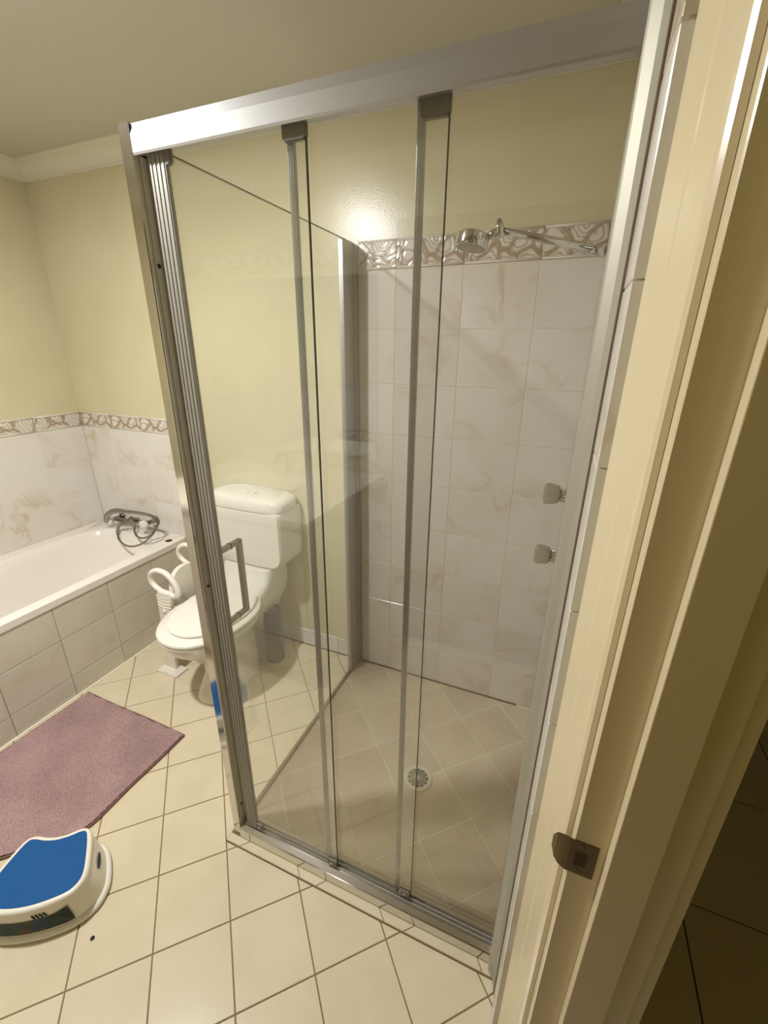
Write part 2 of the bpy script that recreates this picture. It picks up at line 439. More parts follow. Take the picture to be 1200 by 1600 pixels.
# wall tiles: local x along the wall, local y up -> stand them up so object z is up
def wall_tile_mesh(w, h, t, g=0.0011):
    me = tile_mesh([(-w/2, -h/2), (w/2, -h/2), (w/2, h/2), (-w/2, h/2)], t, g)
    me.transform(Matrix.Rotation(math.pi/2, 4, 'X'))      # faces -Y, z up
    return me
_cache = {}
def wtile(parent, face, a0, a1, z0, z1, plane, t, material, g=0.0011, name='tile'):
    """face '-y': tile on a wall whose surface is y=plane, facing -y; '+x' and '-x' alike"""
    key = (round(a1-a0, 4), round(z1-z0, 4), t, face, material.name, g)
    if key not in _cache:
        me = wall_tile_mesh(a1-a0, z1-z0, t, g)
        if face == '+x': me.transform(Matrix.Rotation(math.pi/2, 4, 'Z'))
        if face == '-x': me.transform(Matrix.Rotation(-math.pi/2, 4, 'Z'))
        me.materials.append(material); _cache[key] = me
    c = ((a0+a1)/2, plane, (z0+z1)/2) if face == '-y' else (plane, (a0+a1)/2, (z0+z1)/2)
    o = bpy.data.objects.new(name, _cache[key]); col.objects.link(o); o.parent = parent
    o.location = Vector(c)-parent.location
    return o

# ------------------------------------------------------------------ the room
XL, XR, YB, YF, ZC = -2.617, 0.056, 1.685, -0.70, 2.352
TB = 0.008
floor = thing('floor', box(XL-0.1, XR, YF-0.1, YB+0.1, -0.06, -0.0025), M['grout'], None, None, kind='structure')
S = 0.20; TH = 0.7706; GO = Vector((-0.9656, 0.2456)); ca, sa = math.cos(TH), math.sin(TH)
def gp(j, i): return (GO.x+S*(j*ca+i*sa), GO.y+S*(j*sa-i*ca))
SX0, SY0, SY1, SXR = -0.838, 0.691, 0.757, 0.043
BX = -1.926
full = None
for j in range(-16, 18):
    for i in range(-18, 16):
        q = [gp(j, i), gp(j+1, i), gp(j+1, i+1), gp(j, i+1)]
        cx, cy = sum(p[0] for p in q)/4, sum(p[1] for p in q)/4
        if cx < BX-0.2 or cx > XR+0.2 or cy < YF-0.2 or cy > YB+0.2: continue
        room = clip(q, BX, XR-0.006, YF, YB-0.01)
        polys = [(clip(q, SX0+0.02, SXR, SY1, YB-0.01), 1)]
        if len(room) > 2 and area(clip(room, SX0, 9, SY0, 9)) < 2e-5: polys.append((room, 0))
        elif len(room) > 2:                      # tiles cut round the shower corner
            polys += [(clip(room, -9, SX0, -9, 9), 0), (clip(room, SX0, 9, -9, SY0), 0)]
        for poly, inside in polys:
            if len(poly) < 3 or area(poly) < 2e-4: continue
            px = sum(p[0] for p in poly)/len(poly); py = sum(p[1] for p in poly)/len(poly)
            loc = [(p[0]-px, p[1]-py) for p in poly]
            if inside:
                me = tile_mesh(loc, 0.0030, 0.0011, 0.0006); mt = M['shower_tile']
            elif abs(area(poly)-S*S) < 1e-5:
                if full is None: full = tile_mesh(loc, 0.004, 0.0016); full.materials.append(M['floor_tile'])
                me = full; mt = M['floor_tile']
            else:
                me = tile_mesh(loc, 0.004, 0.0016); mt = M['floor_tile']
            o = link('tile', me, mt, floor); o.location = Vector((px, py, -0.004))-floor.location
# pale grout bed inside the shower
part('shower_grout_bed', box(SX0+0.01, SXR+0.005, SY1-0.005, YB, -0.0035, -0.0016), M['grout_pale'], floor)

wall_back = thing('wall_back', box(XL-0.1, XR+0.134, YB, YB+0.1, -0.06, ZC+0.05), M['paint'], None, None, kind='structure')
wall_left = thing('wall_left', box(XL-0.1, XL, YF-0.1, YB, -0.06, ZC+0.05), M['paint'], None, None, kind='structure')
wall_front = thing('wall_front', box(XL, XR+0.134, YF-0.1, YF, -0.06, ZC+0.05), M['paint'], None, None, kind='structure')
DO0, DO1, DH, XW = -0.44, 0.41, 2.06, 0.19
bm = bmesh.new()
add_box(bm, XR, XW, 0.5115, YB, -0.06, ZC+0.05); add_box(bm, XR, XW, YF, DO0-0.02, -0.06, ZC+0.05)
add_box(bm, XR, XW, DO0-0.02, DO1+0.02, DH+0.02, ZC+0.05)
add_box(bm, 0.0802, XW, 0.4185, 0.5115, -0.06, ZC+0.05)
wall_right = thing('wall_right', bm, M['paint'], None, None, kind='structure')
ceiling = thing('ceiling', box(XL-0.1, 2.4, YF-1.0, 2.9, ZC+0.05, ZC+0.1), M['ceil'], None, None, kind='structure')
ceiling.data.materials[0] = M['ceil']
cl2 = thing('ceiling', box(XL, XR, YF, YB, ZC, ZC+0.049), M['ceil'], None, None, kind='structure')
# cornices: coved profile swept along the walls
def cove(w=0.075, h=0.077, n=8):
    pts = [(0, 0), (0.004, 0)]
    for k in range(n+1):
        a = math.pi/2*k/n
        pts.append((w-(w-0.006)*math.cos(a)+0.0, 0.006+(h-0.010)*(1-math.sin(a)) if False else h-0.004-(h-0.012)*math.cos(a)))
    pts = [(0, 0), (0.006, 0), (0.006, 0.008)]
    for k in range(n+1):
        a = math.pi/2*k/n
        pts.append((0.010+(w-0.018)*(1-math.cos(a)), 0.008+(h-0.016)*math.sin(a)))
    pts += [(w-0.004, h-0.006), (w, h-0.006), (w, h), (0, h)]
    return pts
cv = cove(0.075, 0.070); z0 = ZC-0.070
thing('trim_1', prism([(YB-u, z0+v) for u, v in cv], XL, XR, 'x'), M['cornice'], None, None, kind='structure')
thing('trim_2', prism([(XL+u, z0+v) for u, v in cv], YF, YB, 'y'), M['cornice'], None, None, kind='structure')
thing('trim_3', prism([(YF+u, z0+v) for u, v in cv], XL, XR, 'x'), M['cornice'], None, None, kind='structure')
thing('trim_4', prism([(XR-u, z0+v) for u, v in cv], YF, YB, 'y'), M['cornice'], None, None, kind='structure')

# wall tiles
PB = YB                                   # back wall plane; tile faces stand 5 mm proud
rows = [1.810-0.2025*k for k in range(9)]+[0.0]
rows = [r for r in rows if r > 0.05]+[0.0]
part('tile_bed', box(SX0+0.03, XR, YB-0.0035, YB, 0, 1.910), M['grout_mid'], wall_back)
cols = [-0.8050, -0.6540, -0.4000, -0.1470, 0.048]
for k in range(4):
    for z1, zz0 in zip(rows, rows[1:]):
        wtile(wall_back, '-y', cols[k], cols[k+1], zz0, z1, PB, 0.005, M['wall_tile'], 0.0012)
def border_tile(parent, face, a0, a1, z0_, z1_, plane):
    o = wtile(parent, face, a0, a1, z0_, z1_, plane, 0.0065, M['border'], 0.0014, name='border_tile')
    bmm = bmesh.new()
    for zc in (z0_+0.006, z1_-0.006):
        if face == '-y': add_tube(bmm, [(a0+0.002, plane-0.0065, zc), (a1-0.002, plane-0.0065, zc)], 0.0035, 8)
        else:
            sx = 0.0065 if face == '+x' else -0.0065
            add_tube(bmm, [(plane+sx, a0+0.002, zc), (plane+sx, a1-0.002, zc)], 0.0035, 8)
    me = bpy.data.meshes.new('ridge'); bmm.to_mesh(me); bmm.free()
    c = o.location+parent.location; shift(me, c)
    for p in me.polygons: p.use_smooth = True
    r_ = link('ridge', me, M['wall_tile'], o)
for k in range(4): border_tile(wall_back, '-y', cols[k], cols[k+1], 1.812, 1.912, PB)
# beside the bath
BT0, BT1 = 1.100, 1.182
part('tile_bed', box(XL, -1.924, YB-0.0035, YB, 0.4, BT1-0.001), M['grout_pale'], wall_back)
brow = [BT0-0.002, 0.897, 0.695, 0.50]
bc = [XL+0.004, -2.375, -2.132, -1.924]
for a0, a1 in zip(bc, bc[1:]):
    for z1, zz0 in zip(brow, brow[1:]): wtile(wall_back, '-y', a0, a1, zz0, z1, PB, 0.005, M['wall_tile'], 0.0006)
    border_tile(wall_back, '-y', a0, a1, BT0, BT1, PB)
part('tile_bed', box(XL, XL+0.0035, YF, YB-0.006, 0.4, BT1-0.001), M['grout_pale'], wall_left)
lc = [YB-0.005-0.25*k for k in range(9)]+[YF]
for a1, a0 in zip(lc, lc[1:]):
    for z1, zz0 in zip(brow, brow[1:]): wtile(wall_left, '+x', a0, a1, zz0, z1, XL, 0.005, M['wall_tile'], 0.0006)
    border_tile(wall_left, '+x', a0, a1, BT0, BT1, XL)
# skirting tiles behind the toilet
sk = [-1.924, -1.70, -1.45, -1.20, -0.95, -0.842]
for a0, a1 in zip(sk, sk[1:]): wtile(wall_back, '-y', a0, a1, 0.0, 0.095, PB, 0.007, M['wall_tile'], 0.0008, 'skirting_tile')
# right wall of the shower
RP = XR
part('tile_bed', box(XR-0.006, XR, 0.572, YB-0.006, 0, 1.912), M['grout_mid'], wall_right)
ry = [0.568, 0.68, 0.93, 1.18, 1.43, YB-0.006]
for a0, a1 in zip(ry, ry[1:]):
    for z1, zz0 in zip(rows, rows[1:]): wtile(wall_right, '-x', a0, a1, zz0, z1, RP, 0.0125, M['wall_tile'], 0.001)
    wtile(wall_right, '-x', a0, a1, 1.812, 1.912, RP, 0.0125, M['border'], 0.001, 'border_tile')
for zz0, z1 in ((1.912, 2.11), (2.11, 2.27)): wtile(wall_right, '-x', 0.568, 0.68, zz0, z1, RP, 0.0125, M['wall_tile'], 0.001)

# ------------------------------------------------------------------ door frame on the right wall, strike side
df = empty('door_1', (0.08, 0.40, 0), None, None, kind='structure')
arch = [(0.0500, 0.512), (0.0515, 0.505), (0.0555, 0.489), (0.0600, 0.469), (0.0612, 0.4665), (0.0650, 0.448), (0.0693, 0.4285), (0.0712, 0.4235), (0.0745, 0.4195), (0.0800, 0.4185), (0.0800, 0.512)]
part('architrave', prism(arch, 0, DH+0.06, 'z'), M['door_paint'], df)
part('door_lining', prism([(0.0818, 0.40), (0.0805, 0.4015), (0.0805, 0.418), (0.19, 0.418), (0.19, 0.40)], 0, DH, 'z'), M['door_paint'], df)
part('door_stop', box(0.116, 0.160, 0.3835, 0.3998, 0, DH, bev=0.0012), M['door_paint'], df)
part('architrave', prism([(0.1905, 0.404), (0.206, 0.407), (0.206, 0.46), (0.1905, 0.468)], 0, DH+0.06, 'z'), M['door_paint'], df)
# head and hinge side
part('door_lining', box(0.0805, 0.19, DO0+0.012, 0.40, DH-0.018, DH), M['door_paint'], df)
part('door_lining', box(0.0805, 0.19, DO0-0.006, DO0+0.012, 0, DH), M['door_paint'], df)
part('architrave', box(0.0565, 0.080, DO0-0.07, DO0+0.002, 0, DH+0.06, bev=0.004), M['door_paint'], df)
part('architrave', box(0.0565, 0.080, DO0+0.002, 0.418, DH, DH+0.06, bev=0.004), M['door_paint'], df)
# the strike plate with its curved lip
zs0, zs1 = 0.948, 1.003
bm = bmesh.new()
pts = [(0.108, 0.3985), (0.083, 0.3985), (0.078, 0.3985), (0.0735, 0.3998), (0.069, 0.4015), (0.064, 0.4045), (0.060, 0.4085)]
nn = len(pts); inn = [(x, y+0.0014) for x, y in pts]
def zz(i):   # the lip narrows to a rounded end
    t = max(0, (i-2)/(nn-3)); k = 0.009*t**2.2+0.010*t**6
    return zs0+k, zs1-k
grid = []
for i in range(nn):
    a, b = zz(i); grid.append([bm.verts.new((pts[i][0], pts[i][1], a)), bm.verts.new((pts[i][0], pts[i][1], b)), bm.verts.new((inn[i][0], inn[i][1], b)), bm.verts.new((inn[i][0], inn[i][1], a))])
for A, B in zip(grid, grid[1:]):
    for k in range(4): bm.faces.new((A[k], A[(k+1) % 4], B[(k+1) % 4], B[k]))
bm.faces.new(grid[0]); bm.faces.new(grid[-1][::-1])
sp = part('strike_plate', bm, M['brass'], df, 'tarnished metal strike plate with a curved lip')
part('latch_hole', box(0.0845, 0.098, 0.3978, 0.3986, 0.963, 0.986, bev=0.0003), M['brass_dark'], sp)
bm = bmesh.new()
for z in (0.954, 0.996): add_lathe(bm, (0.0905, 0.3984, z), [(0.003, 0), (0.0028, -0.0009), (0.001, -0.0011)], 12, 'y')
part('screw', bm, M['brass'], sp)

# door leaf, opened into the room behind the camera
dl = empty('door_2', (0.05, DO0-0.02, 0), None, None, kind='structure')
part('door_leaf', box(-0.76, 0.05, DO0-0.045, DO0-0.010, 0.012, 2.04, bev=0.002), M['dark_leaf'], dl)
bm = bmesh.new(); add_tube(bm, [(-0.70, DO0-0.010, 1.0), (-0.70, DO0+0.045, 1.0)], 0.008, 12); add_tube(bm, [(-0.70, DO0+0.042, 1.0), (-0.59, DO0+0.042, 1.0)], 0.008, 12)
part('door_handle', bm, M['chrome'], dl, smooth=True)

# ------------------------------------------------------------------ hall beyond the door
hf = thing('floor', box(XR, 2.4, YF-1.0, 2.9, -0.06, -0.006), M['hall_grout'], None, None, kind='structure')
hx = [XR, 0.095, 0.525, 0.955, 1.385, 1.815, 2.4]; hy = [-1.5, -1.065, -0.635, -0.205, 0.225, 0.655, 1.09, 1.525, 1.955, 2.385, 2.9]
hp = {}
for xa, xb in zip(hx, hx[1:]):
    for ya, yb in zip(hy, hy[1:]):
        if xa < 0.09 and not (-0.4 < (ya+yb)/2 < 0.4): continue
        x_a = max(xa, 0.1905) if (ya < YF or yb > 0.45) else xa
        k = (round(xb-x_a, 3), round(yb-ya, 3))
        if k[0] <= 0.01: continue
        if k not in hp:
            hp[k] = tile_mesh([(-k[0]/2, -k[1]/2), (k[0]/2, -k[1]/2), (k[0]/2, k[1]/2), (-k[0]/2, k[1]/2)], 0.005, 0.0022); hp[k].materials.append(M['hall_tile'])
        o = link('tile', hp[k], None, hf); o.location = Vector(((x_a+xb)/2, (ya+yb)/2, -0.0065))-hf.location
thing('wall_hall', box(2.4, 2.5, YF-1.0, 2.9, -0.06, ZC+0.05), M['hall_paint'], None, None, kind='structure')
thing('wall_hall_end', prism([(0.90, 2.06), (1.62, 1.10), (2.4, 1.10), (2.4, 2.9), (0.90, 2.9)], -0.003, ZC+0.05, 'z'), M['hall_paint'], None, None, kind='structure')
thing('wall_hall_near', box(XW, 2.4, YF-1.1, YF-1.0, -0.06, ZC+0.05), M['hall_paint'], None, None, kind='structure')
thing('baseboard_hall', prism([(0.888, 2.051), (0.90, 2.06), (1.62, 1.10), (1.608, 1.091)], -0.001, 0.09, 'z'), M['door_paint'], None, None, kind='structure')

# ------------------------------------------------------------------ threshold: a narrow strip of cut floor tile before the rail
kb = empty('trim_5', (-0.4, 0.70, 0), None, None, kind='structure')
part('mortar_bed', box(-0.842, 0.044, 0.690, 0.760, -0.003, 0.0022), M['grout'], kb)
fj = [(-0.842, -0.842), (-0.786, -0.764), (-0.555, -0.579), (-0.497, -0.475), (-0.272, -0.298), (-0.213, -0.188), (0.008, -0.010), (0.0435, 0.0435)]
for (b0, t0), (b1, t1) in zip(fj, fj[1:]):
    g = 0.0016
    bm = bmesh.new(); add_prism(bm, [(b0+g, 0.6925), (b1-g, 0.6925), (t1-g, 0.7165), (t0+g, 0.7165)], 0.0, 0.0042, 'z', bev=0.0007)
    part('threshold_tile', bm, M['floor_tile'], kb)

# ------------------------------------------------------------------ shower screen: fixed frame
ZT = 1.914
ss = empty('shower_screen', (-0.81, 0.74, 0.004), 'silver shower frame with corner post, rails and a fixed clear side pane', 'shower screen')
# corner post: bright outer face, dull channel facing the doors
bm = bmesh.new()
PX0, PX1, PY0 = -0.832, -0.8035, 0.7215
add_prism(bm, [(PX0+0.002, PY0), (PX1-0.0015, PY0), (PX1, PY0+0.0015), (PX1, PY0+0.004), (PX0, PY0+0.004), (PX0, PY0+0.002)], 0.004, ZT+0.002, 'z')
pf = part('post_face', bm, M['alu_bright'], ss, 'polished outer face of the corner post')
bm = bmesh.new()
add_box(bm, PX0, PX1-0.0002, PY0+0.004, PY0+0.050, 0.004, ZT, bev=0.0006)
add_box(bm, PX1-0.0002, PX1+0.0035, PY0+0.030, PY0+0.034, 0.004, ZT)
add_box(bm, PX1-0.0002, PX1+0.0020, PY0+0.012, PY0+0.0135, 0.004, ZT)
post = part('corner_post', bm, M['channel'], ss)
for z in (1.690, 0.95, 0.13):
    part('screw_hole', lathe((PX1-0.0004, PY0+0.0215, z), [(0.0045, 0), (0.0045, 0.0008), (0.002, 0.0010)], 14, 'x'), M['black'], post)
part('side_channel', box(-0.838, -0.8322, PY0+0.024, PY0+0.050, 0.0, ZT-0.002, bev=0.001), M['alu_bright'], ss)
# top rail
bm = bmesh.new()
add_prism(bm, [(0.7225, 1.866), (0.7215, 1.870), (0.7215, 1.897), (0.7260, 1.914), (0.768, 1.914), (0.770, 1.910), (0.770, 1.881), (0.768, 1.879)], PX1+0.001, 0.034, 'x')
tr = part('top_rail', bm, M['alu'], ss)
part('post_cap', box(PX1-0.0005, PX1+0.0012, 0.7213, 0.765, 1.870, 1.912), M['black'], ss)
# bottom rail: polished upright face, sloping top
bm = bmesh.new()
add_prism(bm, [(0.7170, 0.0045), (0.7170, 0.0405), (0.7195, 0.0425), (0.7330, 0.0480), (0.770, 0.0500), (0.770, 0.0045)], PX1+0.001, 0.036, 'x')
part('bottom_rail', bm, M['alu_bright'], ss)
bm = bmesh.new()
for y in (0.738, 0.748, 0.758): add_box(bm, PX1+0.003, 0.03, y-0.001, y+0.001, 0.0465, 0.0565)
part('bottom_track', bm, M['alu'], ss)
# wall jamb at the right
bm = bmesh.new()
add_prism(bm, [(0.0225, 0.700), (0.0205, 0.703), (0.0205, 0.775), (0.0435, 0.775), (0.0435, 0.668), (0.0405, 0.668), (0.034, 0.690)], 0.004, ZT+0.33, 'z')
part('wall_jamb', bm, M['jamb'], ss)
bm = bmesh.new(); add_box(bm, 0.0418, 0.0438, 0.664, 0.670, 0.0, ZT+0.33)
part('wall_sealant', bm, M['sealant'], ss)
# side panel and its wall channel
SPX = -0.826
sg = part('side_glass', box(SPX-0.003, SPX+0.003, PY0+0.050, YB-0.012, 0.003, 1.905), M['glass_side'], ss, 'clear fixed side pane of the shower')
part('glass_edge', box(SPX-0.0031, SPX+0.0031, PY0+0.050, YB-0.012, 1.905, 1.9065), M['seal_dark'], sg)
bm = bmesh.new()
add_box(bm, SPX-0.010, SPX+0.010, YB-0.112, YB-0.0075, 0.0, 1.902, bev=0.0015)
add_box(bm, SPX-0.014, SPX+0.016, YB-0.030, YB-0.007, 0.0, 1.90, bev=0.0015)
part('wall_channel', bm, M['alu'], ss)
part('floor_sealant', prism([(SPX-0.006, 0.772), (SPX+0.006, 0.772), (SPX+0.006, YB-0.01), (SPX-0.006, YB-0.01)], -0.001, 0.004, 'z'), M['sealant'], ss)
part('floor_sealant', box(SPX+0.02, -0.02, YB-0.011, YB-0.004, -0.001, 0.004), M['sealant'], ss)

# sliding panels
def panel(name, x0, x1, y, label, left_bar, right_edge, handle=False, bar=0.012):
    e = empty(name, ((x0+x1)/2, y, 0.062), label, 'shower door', 'framed glass door panels of the shower')
    zb, zt = 0.058, 1.880
    g = part('glass_pane', box(x0+bar*0.6, x1-0.001, y-0.0025, y+0.0025, zb, zt), M['glass'], e)
    if handle:
        bm = bmesh.new()
        add_box(bm, x0, x0+0.040, y-0.0042, y+0.005, zb-0.004, zt, bev=0.0008)
        for k in range(4): add_box(bm, x0+0.002+0.010*k, x0+0.0065+0.010*k, y-0.0053, y-0.0040, zb, zt, bev=0.0005)
        st = part('stile', bm, M['stile'], e)
        hx_ = x0+0.031; z0h, z1h = 0.852, 1.060
        bm = bmesh.new()
        w = 0.0065
        for z in (z0h, z1h): add_box(bm, hx_-w, hx_+w, y+0.0062, y+0.076, z-w, z+w, bev=0.0018)
        add_box(bm, hx_-w, hx_+w, y+0.068, y+0.0765+w, z0h-w, z1h+w, bev=0.002)
        hd = part('handle', bm, M['alu_dull'], e, 'square silver D handle')
        bm = bmesh.new()
        for z in (z0h, z1h): add_box(bm, hx_-w-0.0008, hx_+w+0.0008, y+0.040, y+0.0425, z-w-0.0008, z+w+0.0008)
        part('handle_joint', bm, M['black'], hd)
    else:
        bm = bmesh.new()
        add_box(bm, x0, x0+bar, y-0.0045, y+0.0045, zb, zt, bev=0.0012)
        add_box(bm, x0+bar*0.45, x0+bar*0.6, y-0.0050, y-0.0044, zb, zt)
        part('edge_seal', bm, M['seal'], e)
    if right_edge: part('glass_edge', box(x1-0.001, x1+0.0004, y-0.0026, y+0.0026, zb, zt), M['seal_dark'], g)
    # top roller brackets and bottom guides
    xb = []
    if right_edge: xb.append((x1-0.043, x1+0.0015))
    if handle: xb.append((x0+0.036, x0+0.052))
    for a, b in xb:
        bm = bmesh.new()
        add_prism(bm, [(a, 1.884), (a, 1.848+0.005), (a+0.005, 1.848), (b-0.005, 1.848), (b, 1.848+0.005), (b, 1.884)], y-0.0048, y+0.0048, 'y', bev=0.001)
        part('roller_bracket', bm, M['grey_plastic'], e)
    gx = [(x1-0.034, x1-0.002)] if right_edge else []
    if handle: gx.append((x0+0.036, x0+0.062))
    for a, b in gx:
        bm = bmesh.new(); add_box(bm, a, b, y-0.0048, y+0.0048, 0.0575, 0.083, bev=0.003)
        gd = part('bottom_guide', bm, M['grey_plastic'], e)
        part('guide_screw', lathe(((a+b)/2, y-0.0049, 0.070), [(0.0055, 0), (0.005, -0.002), (0.002, -0.003)], 16, 'y'), M['chrome'], gd, smooth=True)
panel('shower_door', -0.7800, -0.4440, 0.738, 'left glass shower door with grooved silver stile and square D handle', False, True, handle=True)
panel('shower_door', -0.4845, -0.2128, 0.748, 'middle glass shower door between the handled one and the wall side one', True, True)
panel('shower_door', -0.2640, 0.0208, 0.758, 'right hand glass shower door against the wall jamb', True, False)

# ------------------------------------------------------------------ shower fittings
# drain
dc = (-0.323, 1.153)
dr = empty('floor_drain', (dc[0], dc[1], 0), 'round cream drain grate with slotted centre in the shower floor', 'drain')
bm = lathe((dc[0], dc[1], 0), [(0.055, -0.001), (0.055, 0.003), (0.052, 0.0045), (0.040, 0.0048), (0.0385, 0.003), (0.0385, -0.001)], 48)
part('rim', bm, M['drain'], dr)
part('drain_well', lathe((dc[0], dc[1], 0), [(0.039, -0.0012), (0.039, 0.0006), (0.02, 0.0006)], 36), M['black'], dr)
bm = bmesh.new()
for k in range(12):
    a = 2*math.pi*k/12
    for da, r0, r1 in ((0, 0.004, 0.039),):
        p = Vector((dc[0]+r0*math.cos(a), dc[1]+r0*math.sin(a), 0.0028)); q = Vector((dc[0]+r1*math.cos(a), dc[1]+r1*math.sin(a), 0.0028))
        add_tube(bm, [p, q], 0.0011, 6)
    b_ = a+math.pi/12
    j = Vector((dc[0]+0.024*math.cos(b_), dc[1]+0.024*math.sin(b_), 0.0028))
    for s_ in (-1, 1):
        e_ = b_+s_*math.pi/12
        add_tube(bm, [j, (dc[0]+0.039*math.cos(e_-s_*0.07), dc[1]+0.039*math.sin(e_-s_*0.07), 0.0028)], 0.0009, 6)
    add_tube(bm, [j, (dc[0]+0.013*math.cos(b_), dc[1]+0.013*math.sin(b_), 0.0028)], 0.0008, 6)
add_lathe(bm, (dc[0], dc[1], 0), [(0.0045, 0.001), (0.0045, 0.0042), (0.002, 0.0045)], 16)
part('grate', bm, M['drain'], dr)
# shower arm and head
RWX = XR-0.0125
sh = empty('wall_shower', (RWX, 1.22, 1.76), 'chrome shower arm with round flat head on the right shower wall', 'shower head')
A0 = Vector((RWX, 1.24, 1.758)); A1 = Vector((-0.205, 1.17, 1.796))
part('wall_flange', lathe((RWX, 1.24, 1.750), [(0.026, 0), (0.026, -0.004), (0.016, -0.012), (0.011, -0.014)], 24, 'x'), M['chrome'], sh, smooth=True)
bm = bmesh.new(); add_tube(bm, [(RWX-0.002, 1.24, 1.75), (RWX-0.03, 1.235, 1.752), (RWX-0.045, 1.232, 1.757)], 0.0105, 12)
add_tube(bm, [(RWX-0.040, 1.232, 1.756), A1], [0.0095, 0.0075], 14)
part('arm', bm, M['chrome'], sh, smooth=True)
bm = bmesh.new()
add_tube(bm, [A1+Vector((0.006, 0, -0.014)), A1+Vector((0.002, 0, 0.010)), A1+Vector((0, 0, 0.022))], [0.011, 0.010, 0.004], 12)
add_tube(bm, [A1+Vector((0.003, 0, -0.002)), A1+Vector((-0.022, -0.003, -0.012))], 0.009, 12)
part('swivel_joint', bm, M['chrome'], sh, smooth=True)
hc = A1+Vector((-0.056, -0.008, -0.020))
rings = []
tilt = Matrix.Rotation(math.radians(8), 3, 'Y') @ Matrix.Rotation(math.radians(-6), 3, 'X')
for r, h in ((0.010, 0.018), (0.030, 0.017), (0.037, 0.012), (0.0385, -0.010), (0.0375, -0.014), (0.034, -0.0155)):
    rings.append([hc+tilt @ Vector((r*math.cos(2*math.pi*k/32), r*math.sin(2*math.pi*k/32), h)) for k in range(32)])
smooth_by(part('head', loft(rings), M['chrome'], sh))
face = loft([[hc+tilt @ Vector((r*math.cos(2*math.pi*k/32), r*math.sin(2*math.pi*k/32), h)) for k in range(32)] for r, h in ((0.034, -0.0156), (0.031, -0.017))])
part('spray_plate', face, M['alu_dull'], sh)
# taps
for z, dy, lab in ((1.160, 0.0, 'upper clear knob tap with chrome base on the right shower wall'), (0.972, 0.0, 'lower clear knob tap with chrome base on the right shower wall')):
    t = empty('shower_tap', (RWX, 1.25, z), lab, 'tap', 'knob taps in the shower')
    part('base', lathe((RWX, 1.25, z), [(0.026, 0), (0.026, -0.003), (0.020, -0.008), (0.0195, -0.024), (0.014, -0.027)], 24, 'x'), M['chrome'], t, smooth=True)
    bm = bmesh.new(); n = 32; rings = []
    for r, h in ((0.014, -0.026), (0.024, -0.029), (0.0270, -0.040), (0.0300, -0.058), (0.027, -0.068), (0.014, -0.071)):
        rings.append([Vector((RWX+h, 1.25+r*(1+0.07*math.cos(8*a))*math.cos(a), z+r*(1+0.07*math.cos(8*a))*math.sin(a))) for a in [2*math.pi*k/n for k in range(n)]])
    add_loft(bm, rings); part('knob', bm, M['acrylic'], t, smooth=True)

# ------------------------------------------------------------------ toilet
TX = -1.345
tl = empty('toilet', (TX, 1.30, 0), 'white toilet with lid down and plastic cistern behind the shower side pane', 'toilet')
n = 48
prof = [(0.000, 0.100, 1.300, 0.180, 0.170, 2.5), (0.012, 0.102, 1.300, 0.182, 0.172, 2.5), (0.05, 0.092, 1.305, 0.165, 0.170, 2.3), (0.12, 0.078, 1.315, 0.140, 0.165, 2.2),
        (0.19, 0.082, 1.315, 0.150, 0.165, 2.1), (0.26, 0.112, 1.295, 0.195, 0.175, 2.1), (0.33, 0.158, 1.275, 0.250, 0.190, 2.1), (0.375, 0.184, 1.265, 0.263, 0.200, 2.15),
        (0.392, 0.188, 1.262, 0.266, 0.203, 2.15), (0.400, 0.180, 1.262, 0.258, 0.198, 2.15)]
smooth_by(part('bowl', loft([sup(TX, cy, z, rx, rf, rb, n, e) for z, rx, cy, rf, rb, e in prof]), M['porcelain'], tl), 60)
bm = bmesh.new()
add_loft(bm, [sup(TX, 1.54, z, rx, ry_, ryb, n, 5.0) for z, rx, ry_, ryb in ((0.20, 0.07, 0.05, 0.08), (0.30, 0.10, 0.09, 0.10), (0.38, 0.135, 0.13, 0.125), (0.42, 0.142, 0.14, 0.13), (0.455, 0.143, 0.125, 0.13), (0.475, 0.142, 0.085, 0.13), (0.52, 0.142, 0.070, 0.13), (0.5305, 0.138, 0.066, 0.126))])
smooth_by(part('back_ledge', bm, M['porcelain'], tl), 50)
bm = loft([sup(TX, 1.262, z, rx, rf, rb, n, 2.15) for z, rx, rf, rb in ((0.401, 0.180, 0.258, 0.198), (0.404, 0.190, 0.268, 0.206), (0.413, 0.192, 0.270, 0.207), (0.420, 0.186, 0.264, 0.203))])
smooth_by(part('seat', bm, M['plastic'], tl), 60)
bm = loft([sup(TX, 1.27, z, rx, rf, rb, n, 2.15) for z, rx, rf, rb in ((0.4205, 0.158, 0.222, 0.190), (0.424, 0.163, 0.227, 0.195), (0.432, 0.162, 0.226, 0.194), (0.437, 0.150, 0.214, 0.184), (0.440, 0.09, 0.14, 0.13))])
smooth_by(part('lid', bm, M['plastic'], tl), 60)
for x in (TX-0.075, TX+0.075): part('hinge', tube([(x-0.02, 1.475, 0.436), (x+0.02, 1.475, 0.436)], 0.011, 12), M['grey_plastic'], tl, smooth=True)
